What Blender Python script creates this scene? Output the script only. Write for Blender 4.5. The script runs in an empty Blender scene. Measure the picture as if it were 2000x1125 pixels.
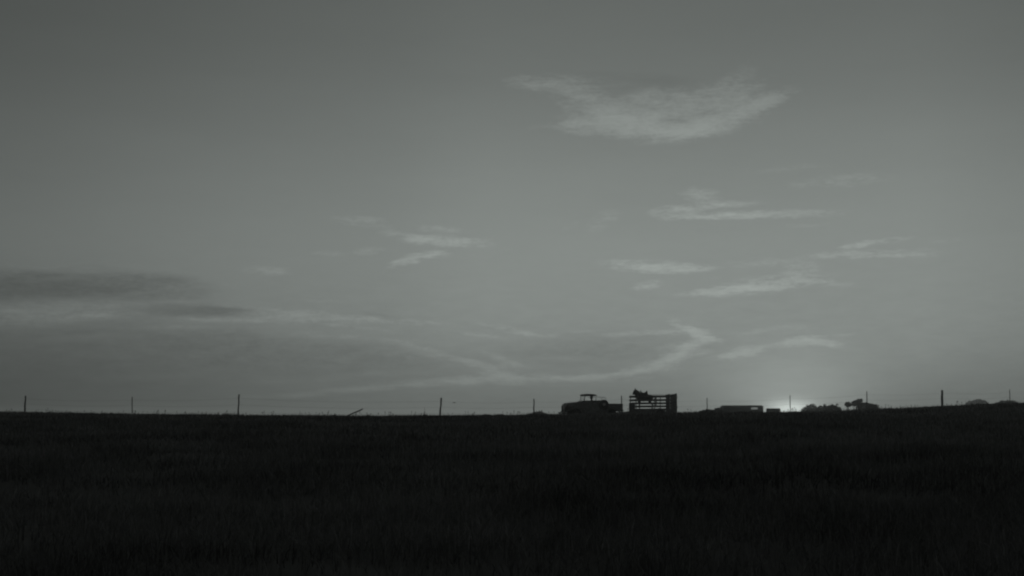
import bpy, bmesh, math, random
import numpy as np
from mathutils import Vector, Matrix, noise as mnoise

random.seed(7)
sc = bpy.context.scene
C = sc.collection
R = math.radians

# ------------------------------------------------------------------ camera
F = 2000 * 50 / 36.0            # focal length in pixels of the 2000 px photograph
EYE = 1.6
PITCH = math.atan((815 - 562.5) / F)
cam_d = bpy.data.cameras.new('camera')
cam_d.lens = 50; cam_d.sensor_width = 36; cam_d.clip_start = 0.1; cam_d.clip_end = 9000
cam = bpy.data.objects.new('camera', cam_d); C.objects.link(cam)
cam.location = (0, 0, EYE); cam.rotation_euler = (math.pi / 2 + PITCH, 0, 0)
sc.camera = cam
sc.cycles.filter_width = 2.1
sc.cycles.max_bounces = 6

def pdir(px, py):
    dx = (px - 1000) / F; up = (562.5 - py) / F
    return Vector((dx, math.cos(PITCH) - up * math.sin(PITCH), math.sin(PITCH) + up * math.cos(PITCH)))
def P(px, py, Y):
    d = pdir(px, py)
    return Vector((0, 0, EYE)) + d * (Y / d.y)
def azel(px, py):
    d = pdir(px, py).normalized()
    return math.degrees(math.atan2(d.x, d.y)), math.degrees(math.asin(d.z))

# ------------------------------------------------------------------ sun
SUN_AZ, SUN_EL = azel(1545, 797)
SUN_EL = max(SUN_EL, 0.35)
sd = bpy.data.lights.new('sun', 'SUN'); sd.energy = 0.5; sd.angle = R(0.6); sd.color = (0.97, 1.0, 0.97)
so = bpy.data.objects.new('sun', sd); C.objects.link(so)
sv = Vector((math.sin(R(SUN_AZ)) * math.cos(R(SUN_EL)), math.cos(R(SUN_AZ)) * math.cos(R(SUN_EL)), math.sin(R(SUN_EL))))
so.rotation_euler = sv.to_track_quat('Z', 'Y').to_euler()
so.location = (0, 0, 60)

sc.view_settings.view_transform = 'Standard'; sc.view_settings.look = 'None'
sc.view_settings.exposure = 0; sc.view_settings.gamma = 1; sc.view_settings.use_curve_mapping = False

# ------------------------------------------------------------------ world: dusk sky of a black and white film, with thin clouds
TINT = (0.955, 1.04, 0.985)
world = bpy.data.worlds.new('World'); sc.world = world; world.use_nodes = True
nt = world.node_tree; nt.nodes.clear(); L = nt.links
def N(t, **kw):
    n = nt.nodes.new(t)
    for k, v in kw.items(): setattr(n, k, v)
    return n
def M(op, a, b=None, c=None, clamp=False):
    n = N('ShaderNodeMath', operation=op); n.use_clamp = clamp
    for i, v in enumerate((a, b, c)):
        if v is None: continue
        if isinstance(v, (int, float)): n.inputs[i].default_value = v
        else: L.new(v, n.inputs[i])
    return n.outputs[0]
def ramp(x, pts, lo, hi):
    f = M('DIVIDE', M('SUBTRACT', x, lo), hi - lo, clamp=True)
    r = N('ShaderNodeValToRGB'); r.color_ramp.interpolation = 'B_SPLINE'
    el = r.color_ramp.elements
    while len(el) > 1: el.remove(el[-1])
    for i, (p, v) in enumerate(pts):
        q = (p - lo) / (hi - lo)
        e = el[0] if i == 0 else el.new(q)
        e.position = q; e.color = (v, v, v, 1)
    L.new(f, r.inputs[0]); return r.outputs[0]
tc = N('ShaderNodeTexCoord')
sep = N('ShaderNodeSeparateXYZ'); L.new(tc.outputs['Generated'], sep.inputs[0])
az = M('MULTIPLY', M('ARCTAN2', sep.outputs[0], sep.outputs[1]), 57.29578)
el_ = M('MULTIPLY', M('ARCSINE', sep.outputs[2]), 57.29578)
base_el = ramp(el_, [(-5, .09), (-0.5, .105), (0.3, .118), (1.2, .155), (2.5, .206), (4.2, .232), (6.5, .232), (8.5, .215), (11, .178), (13.6, .138), (18, .100), (40, .08), (90, .07)], -5, 90)
base_az = ramp(M('ABSOLUTE', M('SUBTRACT', az, 7.5)), [(0, 1.07), (5, 1.07), (9, 1.0), (12.5, .88), (18, .77), (23, .64), (27.5, .53), (32, .46), (60, .40), (180, .30)], 0, 180)
low_az = ramp(M('ABSOLUTE', M('SUBTRACT', az, SUN_AZ)), [(0, 1.25), (3, 1.10), (6, .95), (10, .90), (15, .92), (22, .70), (30, .46), (60, .5), (180, .45)], 0, 180)
lowmask = ramp(el_, [(-5, 1), (0.2, 1), (2.0, .7), (4.5, .12), (6.5, 0), (90, 0)], -5, 90)
lm = M('ADD', 1.0, M('MULTIPLY', lowmask, M('SUBTRACT', low_az, 1.0)))
base = M('MULTIPLY', M('MULTIPLY', base_el, base_az), lm)
# glow round the setting sun
dx = M('DIVIDE', M('SUBTRACT', az, SUN_AZ), 3.0); dy = M('DIVIDE', M('SUBTRACT', el_, 0.2), 2.0)
r2 = M('ADD', M('MULTIPLY', dx, dx), M('MULTIPLY', dy, dy))
glow = M('MULTIPLY', M('EXPONENT', M('MULTIPLY', r2, -1.0)), 0.17)
dx = M('DIVIDE', M('SUBTRACT', az, SUN_AZ), .85); dy = M('DIVIDE', M('SUBTRACT', el_, 0.15), .38)
r2 = M('ADD', M('MULTIPLY', dx, dx), M('MULTIPLY', dy, dy))
glow2 = M('MULTIPLY', M('EXPONENT', M('MULTIPLY', r2, -1.0)), 1.1)
glow = M('ADD', glow, glow2)
# physical sky, turned to black and white, adds its own falloff round the sun
sky = N('ShaderNodeTexSky', sky_type='NISHITA'); sky.sun_disc = False
sky.sun_elevation = R(SUN_EL); sky.sun_rotation = R(SUN_AZ)
sky.dust_density = 1.0
bw = N('ShaderNodeRGBToBW'); L.new(sky.outputs[0], bw.inputs[0])
phys = M('MINIMUM', M('MULTIPLY', bw.outputs[0], 0.02), 0.02)
base = M('ADD', base, phys)
# cloud coordinates in degrees, warped by noise
cc = N('ShaderNodeCombineXYZ'); L.new(az, cc.inputs[0]); L.new(el_, cc.inputs[1])
def vnoise(sx, sy, scale, detail, seed, rough=.55):
    mp = N('ShaderNodeMapping'); mp.inputs['Scale'].default_value = (sx, sy, 1); mp.inputs['Location'].default_value = (seed, seed * .37, seed)
    L.new(cc.outputs[0], mp.inputs[0])
    n = N('ShaderNodeTexNoise'); n.inputs['Scale'].default_value = scale; n.inputs['Detail'].default_value = detail; n.inputs['Roughness'].default_value = rough
    L.new(mp.outputs[0], n.inputs['Vector']); return n
def warp(src, n, ax, ay):
    s = N('ShaderNodeVectorMath', operation='SUBTRACT'); L.new(n.outputs['Color'], s.inputs[0]); s.inputs[1].default_value = (.5, .5, .5)
    m = N('ShaderNodeVectorMath', operation='MULTIPLY_ADD'); L.new(s.outputs[0], m.inputs[0]); m.inputs[1].default_value = (ax, ay, 0); L.new(src, m.inputs[2])
    return m.outputs[0]
cv = warp(cc.outputs[0], vnoise(.5, 1.3, 1.0, 3, 3.1), .6, .16)
cv = warp(cv, vnoise(1.3, 5, 1.0, 5, 9.7, .65), .9, .22)
K = 48.5
BR = [  # px, py, half length, half height, tilt (deg, anticlockwise), strength
 (1048,165,70,15,-8,.6),(1130,180,80,22,-22,.4),(1170,205,80,26,-30,.32),(1200,238,130,13,4,.4),(1275,222,200,36,6,.55),(1270,256,170,14,-2,.6),
 (1360,250,150,18,8,.5),(1430,226,140,20,20,.6),(1495,200,60,14,12,.55),(1250,188,60,15,14,.4),(1440,160,60,24,40,.25),(1370,190,150,28,8,.3),(1180,160,150,12,-4,.2),(1230,232,120,16,-14,.35),(1120,240,110,7,6,.25),
 (1320,414,60,11,3,.5),(1390,402,110,8,2,.55),(1400,424,120,6,0,.5),(1500,418,160,9,0,.55),(1370,381,45,13,-8,.45),(1640,353,120,12,3,.25),(1270,520,110,12,-3,.6),(1320,524,90,9,0,.4),(1268,557,38,9,8,.45),
 (1430,568,130,8,4,.6),(1500,556,140,17,6,.5),(1565,524,42,11,8,.35),(1610,551,60,7,-6,.3),(1700,496,140,8,0,.45),(1672,479,34,7,8,.4),(1715,472,80,5,5,.4),(1510,512,120,9,2,.2),
 (1452,689,52,10,12,.75),(1415,696,45,5,6,.35),(1568,667,52,10,4,.8),(1615,671,50,7,-8,.6),(1525,674,40,5,2,.3),(1540,643,70,12,4,.15),
 (1270,650,130,6,2,.5),(1345,642,50,8,-24,.45),(1376,657,42,12,-20,.5),(1385,662,24,9,0,.3),(1345,676,44,11,36,.45),(1310,678,40,8,10,.35),(1325,690,70,9,24,.45),(1300,706,100,9,14,.6),(1215,729,140,6,7,.6),(1140,738,90,8,3,.42),(1050,739,100,9,0,.34),(965,726,70,12,-20,.42),(990,715,50,9,-30,.3),(880,700,120,8,-13,.34),(930,735,60,8,10,.3),
 (1230,740,60,5,4,.35),(990,642,70,7,-12,.35),(1110,700,90,6,0,.25),(840,747,200,8,4,.4),(620,768,230,6,4,.4),(930,744,180,10,3,.3),
 (710,433,70,10,-4,.35),(795,462,70,8,-10,.45),(870,471,100,11,-2,.6),(808,506,62,9,17,.65),(850,498,40,6,4,.35),(715,491,40,8,8,.3),(525,530,60,10,0,.3),(1175,432,45,15,35,.22),(645,495,40,6,0,.2),(860,447,60,9,0,.25),
 (540,620,170,11,-3,.5),(600,611,70,6,-3,.3),(420,625,120,7,0,.45),(60,605,160,20,5,.5),(250,597,150,14,0,.3),(760,625,140,7,-3,.35),(115,526,130,8,-2,.3),(670,660,200,9,-4,.25),(60,630,160,14,6,.3),
 (1060,655,60,4,-6,.25),(1130,648,70,4,4,.25),(940,655,60,5,-10,.25),(830,680,70,5,-14,.3),(700,640,90,5,-6,.3),(480,600,70,4,-4,.25),(640,588,90,4,-2,.15),(330,640,120,6,2,.25),(200,618,90,7,4,.3),
 (120,545,60,5,4,.2),(260,575,60,5,8,.3),(350,590,60,5,4,.25),(740,730,160,5,3,.22),(560,745,140,5,2,.2),(300,735,160,7,3,.16),(160,660,140,7,4,.2),(1120,440,40,6,20,.12),(1540,330,120,7,4,.15),(1580,440,70,5,2,.15),(1780,500,60,5,-2,.2),(1850,470,70,5,4,.12),
 (1640,655,60,5,2,.2),(1470,650,50,7,10,.2),(1240,670,60,4,2,.2),(980,700,60,6,-20,.3),(1000,752,70,4,0,.2),(1110,752,60,4,2,.2),(1330,270,80,5,8,.3),(1100,205,40,10,-35,.25),(1460,180,60,8,30,.3)]
DK = [(60,562,330,34,-1,.42),(230,560,200,30,-3,.25),(20,562,140,26,0,.15),(320,545,100,11,-2,.22),(395,608,125,12,-2,.55),(440,609,60,9,-2,.3),(290,612,80,12,0,.18),(620,634,140,6,-4,.12),(180,690,420,55,-2,.20),(380,655,260,26,-2,.14),(620,700,360,40,-3,.20),(1190,680,190,34,3,.17),(1040,690,220,20,0,.09),
      (1250,160,150,16,-4,.14),(740,692,150,30,-8,.1),(750,618,60,5,-12,.15)]
def field(lst, src):
    acc = None
    for px, py, hl, hh, rot, s in lst:
        a, e = azel(px, py)
        mp = N('ShaderNodeMapping', vector_type='TEXTURE')
        mp.inputs['Location'].default_value = (a, e, 0)
        mp.inputs['Rotation'].default_value = (0, 0, R(rot))
        mp.inputs['Scale'].default_value = (hl * 1.12 / K, hh * 1.35 / K, 1)
        L.new(src, mp.inputs[0])
        g = N('ShaderNodeTexGradient', gradient_type='SPHERICAL'); L.new(mp.outputs[0], g.inputs[0])
        sm = M('SMOOTH_MIN', g.outputs['Fac'], .8, .35)
        acc = M('MULTIPLY', sm, s) if acc is None else M('MULTIPLY_ADD', sm, s, acc)
    return acc
br = field(BR, cv); dk = field(DK, cv)
st = vnoise(1.0, 4.2, 1.0, 8, 21.0, .75); st2 = vnoise(3.5, 10.0, 1.0, 6, 5.0, .75)
fine = M('ADD', M('MULTIPLY', M('SUBTRACT', st.outputs[0], .5), 3.6), M('MULTIPLY', M('SUBTRACT', st2.outputs[0], .5), 2.4))
def erode(v, amp, lo, hi):
    e = M('MULTIPLY', M('MULTIPLY', fine, amp), M('MINIMUM', M('MULTIPLY', v, 4.0), 1.0))
    q = M('DIVIDE', M('SUBTRACT', M('ADD', v, e), lo), hi - lo, clamp=True)
    return M('MULTIPLY', q, M('MULTIPLY_ADD', q, -.35, 1.35))
br = erode(br, .56, .04, 1.12); dk = erode(dk, .26, .0, .62)
veil = vnoise(.10, .5, 1.0, 5, 40.0, .6)          # faint uneven high haze everywhere
mot = vnoise(.9, 3.4, 1.0, 7, 63.0, .7)
lowm = ramp(el_, [(-5, 1), (3.5, 1), (5.5, .3), (8, .1), (90, 0)], -5, 90)
veilf = M('ADD', M('ADD', .955, M('MULTIPLY', veil.outputs[0], .09)), M('MULTIPLY', M('MULTIPLY', M('SUBTRACT', mot.outputs[0], .5), .30), lowm))
cloud = M('MULTIPLY', M('ADD', .985, M('SUBTRACT', M('MULTIPLY', br, .45), M('MULTIPLY', dk, .37))), veilf)
lum = M('ADD', M('MULTIPLY', base, cloud), glow)
comb = N('ShaderNodeCombineXYZ')
for i in range(3): L.new(M('MULTIPLY', lum, TINT[i]), comb.inputs[i])
bg = N('ShaderNodeBackground'); bg.inputs['Strength'].default_value = 1.0; L.new(comb.outputs[0], bg.inputs[0])
wo = N('ShaderNodeOutputWorld'); L.new(bg.outputs[0], wo.inputs[0])
world.cycles.sampling_method = 'MANUAL'; world.cycles.sample_map_resolution = 512

# ------------------------------------------------------------------ helpers
def mat(name, v, rough=.8, nscale=0, namt=0, metallic=0, bump=0):
    m = bpy.data.materials.new(name); m.use_nodes = True
    t = m.node_tree; b = t.nodes['Principled BSDF']
    b.inputs['Roughness'].default_value = rough; b.inputs['Metallic'].default_value = metallic
    b.inputs['Base Color'].default_value = (v, v, v, 1)
    if nscale:
        co = t.nodes.new('ShaderNodeTexCoord')
        n = t.nodes.new('ShaderNodeTexNoise'); n.inputs['Scale'].default_value = nscale; n.inputs['Detail'].default_value = 5
        t.links.new(co.outputs['Object'], n.inputs['Vector'])
        r = t.nodes.new('ShaderNodeMapRange'); r.inputs['To Min'].default_value = v * (1 - namt); r.inputs['To Max'].default_value = v * (1 + namt)
        r.inputs['From Min'].default_value = .3; r.inputs['From Max'].default_value = .7
        t.links.new(n.outputs[0], r.inputs[0]); t.links.new(r.outputs[0], b.inputs['Base Color'])
        if bump:
            bp = t.nodes.new('ShaderNodeBump'); bp.inputs['Strength'].default_value = bump
            t.links.new(n.outputs[0], bp.inputs['Height']); t.links.new(bp.outputs[0], b.inputs['Normal'])
    return m
MT = dict(
    paint=mat('worn_paint', .13, .4, 6, .35), darkpaint=mat('black_paint', .03, .4, 6, .3), chrome=mat('dull_chrome', .45, .35, metallic=1),
    tyre=mat('rubber', .02, .85, 20, .3), canvas=mat('canvas', .04, .9, 30, .3, bump=.3), wood=mat('old_board', .10, .85, 9, .45, bump=.4),
    post=mat('weathered_wood', .09, .9, 14, .5, bump=.5), steel=mat('rusty_steel', .08, .7, 20, .4), leather=mat('leather', .05, .5, 18, .3),
    hide=mat('horse_hide', .05, .6, 8, .3), hair=mat('horse_hair', .015, .7, 30, .3), skin=mat('skin', .3, .6), cloth=mat('shirt_cloth', .12, .9, 40, .3),
    felt=mat('hat_felt', .05, .9, 30, .2), bark=mat('bark', .06, .9, 12, .4, bump=.5), leaf=mat('leaves', .055, .7, 2, .4),
    leafdark=mat('dark_leaves', .035, .75, 2, .4), tin=mat('tin_roof', .12, .6, 5, .3), plank=mat('plank_wall', .09, .9, 8, .4), feather=mat('feathers', .05, .8, 30, .3))
glass = bpy.data.materials.new('window_glass'); glass.use_nodes = True
_t = glass.node_tree; _b = _t.nodes['Principled BSDF']; _b.inputs['Base Color'].default_value = (.8, .82, .8, 1); _b.inputs['Roughness'].default_value = .08
_b.inputs['Alpha'].default_value = .18
MT['glass'] = glass

def tag(o, label=None, cat=None, group=None, kind=None):
    if label: o['label'] = label
    if cat: o['category'] = cat
    if group: o['group'] = group
    if kind: o['kind'] = kind
    return o
def thing(name, label, cat, loc=(0, 0, 0), rz=0, group=None):
    o = bpy.data.objects.new(name, None); C.objects.link(o)
    o.location = loc; o.rotation_euler = (0, 0, rz); o.empty_display_size = .2
    return tag(o, label, cat, group)
def obj(name, bm, m, parent=None, smooth=True):
    me = bpy.data.meshes.new(name); bmesh.ops.recalc_face_normals(bm, faces=bm.faces); bm.to_mesh(me); bm.free()
    if smooth:
        for p in me.polygons: p.use_smooth = True
        me.set_sharp_from_angle(angle=R(38))
    me.materials.append(m)
    o = bpy.data.objects.new(name, me); C.objects.link(o)
    if parent is not None: o.parent = parent
    return o
def box(bm, x0, x1, y0, y1, z0, z1, bev=0, mtx=None):
    r = bmesh.ops.create_cube(bm, size=1)
    vs = r['verts']
    for v in vs:
        v.co = Vector((x0 if v.co.x < 0 else x1, y0 if v.co.y < 0 else y1, z0 if v.co.z < 0 else z1))
    if bev:
        es = list({e for v in vs for e in v.link_edges})
        rb = bmesh.ops.bevel(bm, geom=es, offset=bev, segments=2, affect='EDGES')
        vs = list({v for f in rb['faces'] for v in f.verts} | {v for v in vs if v.is_valid})
    if mtx:
        for v in vs: v.co = mtx @ v.co
    return vs
def tube(bm, pts, rads, seg=8, caps=True):
    pts = [Vector(p) for p in pts]
    if isinstance(rads, (int, float)): rads = [rads] * len(pts)
    rings = []
    for i, p in enumerate(pts):
        d = (pts[min(i + 1, len(pts) - 1)] - pts[max(i - 1, 0)]).normalized()
        a = d.orthogonal().normalized() if i == 0 else (prev - d * prev.dot(d)).normalized()
        prev = a; b = d.cross(a)
        rings.append([bm.verts.new(p + (a * math.cos(t) + b * math.sin(t)) * rads[i]) for t in [2 * math.pi * k / seg for k in range(seg)]])
    for r0, r1 in zip(rings, rings[1:]):
        for k in range(seg): bm.faces.new((r0[k], r0[(k + 1) % seg], r1[(k + 1) % seg], r1[k]))
    if caps:
        bm.faces.new(rings[0][::-1]); bm.faces.new(rings[-1])
def lathe(bm, prof, axis='y', seg=28, c=(0, 0, 0)):
    """prof: list of (radius, offset along axis)"""
    c = Vector(c); rings = []
    for r, h in prof:
        ring = []
        for k in range(seg):
            t = 2 * math.pi * k / seg; u, w = r * math.cos(t), r * math.sin(t)
            ring.append(bm.verts.new(c + (Vector((u, h, w)) if axis == 'y' else Vector((u, w, h)) if axis == 'z' else Vector((h, u, w)))))
        rings.append(ring)
    for r0, r1 in zip(rings, rings[1:]):
        for k in range(seg): bm.faces.new((r0[k], r0[(k + 1) % seg], r1[(k + 1) % seg], r1[k]))
    bm.faces.new(rings[0][::-1]); bm.faces.new(rings[-1])
def loft(bm, secs, n=20, power=3.2):
    """secs: (x, ycentre, halfwidth, zbottom, ztop): superellipse cross-sections along x"""
    rings = []
    for x, yc, hw, z0, z1 in secs:
        zc, hh = (z0 + z1) / 2, (z1 - z0) / 2; ring = []
        for k in range(n):
            t = 2 * math.pi * (k + .5) / n; ct, s_ = math.cos(t), math.sin(t)
            ring.append(bm.verts.new((x, yc + hw * math.copysign(abs(ct) ** (2 / power), ct), zc + hh * math.copysign(abs(s_) ** (2 / power), s_))))
        rings.append(ring)
    for r0, r1 in zip(rings, rings[1:]):
        for k in range(n): bm.faces.new((r0[k], r0[(k + 1) % n], r1[(k + 1) % n], r1[k]))
    bm.faces.new(rings[0][::-1]); bm.faces.new(rings[-1])
def prism(bm, outline, y0, y1):
    """outline in (x, z), extruded in y"""
    a = [bm.verts.new((x, y0, z)) for x, z in outline]; b = [bm.verts.new((x, y1, z)) for x, z in outline]
    bm.faces.new(a); bm.faces.new(b[::-1]); n = len(a)
    for i in range(n): bm.faces.new((a[i], b[i], b[(i + 1) % n], a[(i + 1) % n]))
def skin_obj(name, verts, edges, rads, m, parent=None, root=0, sub=2):
    me = bpy.data.meshes.new(name); me.from_pydata([Vector(v) for v in verts], edges, []); me.materials.append(m)
    o = bpy.data.objects.new(name, me); C.objects.link(o)
    if parent is not None: o.parent = parent
    s = o.modifiers.new('skin', 'SKIN'); s.use_smooth_shade = True
    for i, r in enumerate(rads):
        sv_ = me.skin_vertices[0].data[i]; sv_.radius = (r, r) if isinstance(r, (int, float)) else r; sv_.use_root = (i == root)
    ss = o.modifiers.new('subdivision', 'SUBSURF'); ss.levels = sub; ss.render_levels = sub
    return o

# ------------------------------------------------------------------ terrain
CY = 85.0
CREST = [(-900, 792), (-300, 797), (0, 803), (120, 805), (260, 807), (460, 809.5), (700, 811), (900, 810.5), (1060, 808), (1180, 806.5), (1330, 804.5), (1400, 804), (1500, 804.5), (1545, 806), (1590, 802), (1630, 799.5), (1730, 795.5), (1850, 790.5), (2000, 785), (2300, 778), (3200, 765)]
GR = .15
cx_ = np.array([P(a, b, CY).x for a, b in CREST]); cz_ = np.array([P(a, b, CY).z - GR for a, b in CREST])
def sstep(a, b, x):
    t = np.clip((x - a) / (b - a), 0, 1); return t * t * (3 - 2 * t)
def crest(x):
    return (np.interp(x, cx_, cz_) + np.interp(x - 2, cx_, cz_) + np.interp(x + 2, cx_, cz_)) / 3
def H(x, y):
    x = np.asarray(x, float); y = np.asarray(y, float)
    yy = np.maximum(y, 1e-3)
    zc = crest(x)
    front = zc * np.sin(np.pi / 2 * np.clip(y / CY, 0, 1)) ** 1.0
    xs = x * CY / np.maximum(yy, CY); zs = crest(xs)
    back = EYE + (zs - EYE) * np.clip(yy, CY, 150) / CY - .29 * sstep(87, 101, yy) - np.maximum(zs - 1.2, 0) * 1.0 * sstep(150, 260, yy) - .6 * sstep(200, 700, yy)
    back = np.where(yy > 150, EYE + (zs - EYE) * 150 / CY - .29 - (np.maximum(zs - 1.2, 0) * 1.25 + .1) * sstep(150, 240, yy) - .9 * sstep(200, 900, yy), back)
    z = np.where(y < CY, front, back)
    z = z + .035 * np.sin(x * .55 + 1.3) * np.sin(y * .43) * np.clip(y / 20, 0, 1) * (y < 600) + .02 * np.sin(x * 1.9 + y * .8) * np.sin(y * 1.3 - x * .6)
    return z
def Hs(x, y): return float(H(x, y))
def axis_vals(lim, fine, step):
    a = list(np.arange(0, fine, step)); v = fine
    while v < lim: a.append(v); v *= 1.09
    a.append(lim); return a
xp = axis_vals(1500, 55, .75); xs = np.array(sorted({-v for v in xp} | set(xp)))
yp = axis_vals(1600, 125, .75); ys = np.array([-600, -250, -100, -40, -15, -5, -2] + list(yp))
X, Y = np.meshgrid(xs, ys); Z = H(X, Y)
nx, ny = len(xs), len(ys)
vs = np.stack([X.ravel(), Y.ravel(), Z.ravel()], 1)
i0 = (np.arange(ny - 1)[:, None] * nx + np.arange(nx - 1)[None]).ravel()
fs = np.stack([i0, i0 + 1, i0 + nx + 1, i0 + nx], 1)
def np_mesh(name, v, f, m):
    me = bpy.data.meshes.new(name); k = f.shape[1]
    me.vertices.add(len(v)); me.vertices.foreach_set('co', v.astype(np.float32).ravel())
    me.loops.add(f.size); me.loops.foreach_set('vertex_index', f.astype(np.int32).ravel())
    me.polygons.add(len(f)); me.polygons.foreach_set('loop_start', np.arange(0, f.size, k, dtype=np.int32))
    me.polygons.foreach_set('loop_total', np.full(len(f), k, np.int32))
    me.update(calc_edges=True); me.materials.append(m)
    o = bpy.data.objects.new(name, me); C.objects.link(o); return o
soil = mat('field_soil', .045, .95, .8, .5, bump=.6)
ground = np_mesh('ground', vs, fs, soil); ground.data.shade_smooth(); tag(ground, kind='structure')

# ------------------------------------------------------------------ grass
gm = bpy.data.materials.new('dry_grass'); gm.use_nodes = True
t = gm.node_tree; b = t.nodes['Principled BSDF']; b.inputs['Roughness'].default_value = .75
b.inputs['Specular IOR Level'].default_value = .2
at = t.nodes.new('ShaderNodeAttribute'); at.attribute_name = 'tone'
cb = t.nodes.new('ShaderNodeCombineColor')
for i in range(3): t.links.new(at.outputs['Fac'], cb.inputs[i])
t.links.new(cb.outputs[0], b.inputs['Base Color'])
rng = np.random.default_rng(3)
def vn(x, y, s, seed=0):      # cheap smooth value noise
    x = x / s + seed * 17.3; y = y / s + seed * 9.1
    xi = np.floor(x).astype(np.int64); yi = np.floor(y).astype(np.int64); fx = x - xi; fy = y - yi
    fx = fx * fx * (3 - 2 * fx); fy = fy * fy * (3 - 2 * fy)
    def h(a, b_):
        n = (a * 374761393 + b_ * 668265263 + seed * 1013904223) & 0x7fffffff
        n = ((n ^ (n >> 13)) * 1274126177) & 0x7fffffff
        return ((n ^ (n >> 16)) & 0xffff) / 65535.0
    return (h(xi, yi) * (1 - fx) + h(xi + 1, yi) * fx) * (1 - fy) + (h(xi, yi + 1) * (1 - fx) + h(xi + 1, yi + 1) * fx) * fy
def blades(y0, y1, density, hgt, wid, hscale=1.0):
    hw1 = y1 * .40 + 9
    n = int(density * (y1 - y0) * 2 * hw1)
    y = rng.uniform(y0, y1, n); x = rng.uniform(-hw1, hw1, n)
    keep = np.abs(x) < y * .40 + 9
    x, y = x[keep], y[keep]
    # gather blades into tufts
    tx = np.round(x / .28 + rng.normal(0, .25, len(x))) * .28; ty = np.round(y / .28 + rng.normal(0, .25, len(x))) * .28
    g = .55 * (rng.random(len(x)) < .6)
    x = x + (tx + .1 * np.sin(ty * 9) - x) * g; y = y + (ty + .1 * np.sin(tx * 7) - y) * g
    m = .5 * vn(x, y, 2.6, 1) + .3 * vn(x, y, .9, 2) + .2 * vn(x, y, 7, 3)
    keep = rng.random(len(x)) < np.clip((m - .22) * 2.6, .12, 1)
    x, y, m = x[keep], y[keep], m[keep]; n = len(x)
    h = hgt * (.45 + .75 * rng.random(n)) * (.6 + .9 * m)
    w = wid * rng.uniform(.6, 1.3, n); a = rng.uniform(0, 2 * np.pi, n)
    lean = np.where(rng.random(n) < .5, rng.uniform(.05, .5, n), rng.uniform(.4, 1.3, n)) * h; h = h * np.where(lean > .5 * h, .8, 1); la = rng.uniform(0, 2 * np.pi, n)
    z = H(x, y) - .02
    dx, dy = np.cos(a) * w / 2, np.sin(a) * w / 2
    lx, ly = np.cos(la) * lean, np.sin(la) * lean
    V = np.empty((n, 5, 3))
    V[:, 0] = np.stack([x - dx, y - dy, z], 1); V[:, 1] = np.stack([x + dx, y + dy, z], 1)
    V[:, 2] = np.stack([x + dx * .8 + lx * .35, y + dy * .8 + ly * .35, z + h * .6], 1)
    V[:, 3] = np.stack([x - dx * .8 + lx * .35, y - dy * .8 + ly * .35, z + h * .6], 1)
    V[:, 4] = np.stack([x + lx, y + ly, z + h * .97], 1)
    tone = .105 + .14 * rng.random(n) ** 2.5 + .10 * (rng.random(n) < .04) + .15 * (vn(x, y, 1.3, 5) - .5) + .10 * (vn(x, y, 6.0, 8) - .5)
    i = np.arange(n)[:, None] * 5
    F_ = np.concatenate([i + [0, 1, 2], i + [0, 2, 3], i + [3, 2, 4]], 0)
    return V.reshape(-1, 3), F_, np.repeat(np.clip(tone, .015, .4), 5)
parts = [blades(9, 18, 520, .22, .009), blades(18, 32, 230, .22, .014), blades(32, 55, 90, .20, .022), blades(55, 104, 40, .17, .035)]
off = 0; VV, FF, TT = [], [], []
for v, f, tn in parts:
    VV.append(v); FF.append(f + off); TT.append(tn); off += len(v)
VV = np.concatenate(VV); FF = np.concatenate(FF); TT = np.concatenate(TT)
grass = np_mesh('grass', VV, FF, gm)
ga = grass.data.attributes.new('tone', 'FLOAT', 'POINT'); ga.data.foreach_set('value', TT.astype(np.float32))
tag(grass, 'dark rough dry grass covering the whole field up to the skyline', 'grass', kind='stuff')

# taller weeds: stalks with seed heads standing above the grass
def stalks(n, y0, y1, hr, thick, seed):
    r = np.random.default_rng(seed); Vs, Fs, o = [], [], 0
    yy = r.uniform(y0, y1, n); xx = r.uniform(-1, 1, n) * (yy * .4 + 2)
    for x, y in zip(xx, yy):
        h = r.uniform(*hr); z = Hs(x, y); a = r.uniform(0, 6.28); k = r.uniform(0, .22) * h
        tx, ty = x + math.cos(a) * k, y + math.sin(a) * k
        w = thick * r.uniform(.7, 1.3); hd = r.uniform(.03, .07)
        for c_, s_ in ((1, 0), (0, 1)):
            q = np.array([[x - c_ * w, y - s_ * w, z], [x + c_ * w, y + s_ * w, z], [tx + c_ * w, ty + s_ * w, z + h], [tx - c_ * w, ty - s_ * w, z + h],
                          [tx - c_ * w * 4, ty - s_ * w * 4, z + h - hd * .3], [tx + c_ * w * 4, ty + s_ * w * 4, z + h - hd * .3], [tx + c_ * w, ty + s_ * w, z + h + hd], [tx - c_ * w, ty - s_ * w, z + h + hd]])
            Vs.append(q); Fs.append(np.array([[0, 1, 2, 3], [4, 5, 6, 7]]) + o); o += 8
    return np.concatenate(Vs), np.concatenate(Fs)
seed_m = mat('seed_heads', .16, .9, 3, .5)
sv1 = [stalks(900, 10, 22, (.22, .42), .0025, 1), stalks(500, 22, 45, (.22, .36), .004, 2), stalks(260, 76, 90, (.16, .33), .006, 3)]
o_ = 0; a1, a2 = [], []
for v, f in sv1: a1.append(v); a2.append(f + o_); o_ += len(v)
wd = np_mesh('seed_stalks', np.concatenate(a1), np.concatenate(a2), seed_m)
tag(wd, 'thin pale seed stalks standing a little above the dark grass', 'grass stalks', kind='stuff')

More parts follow.
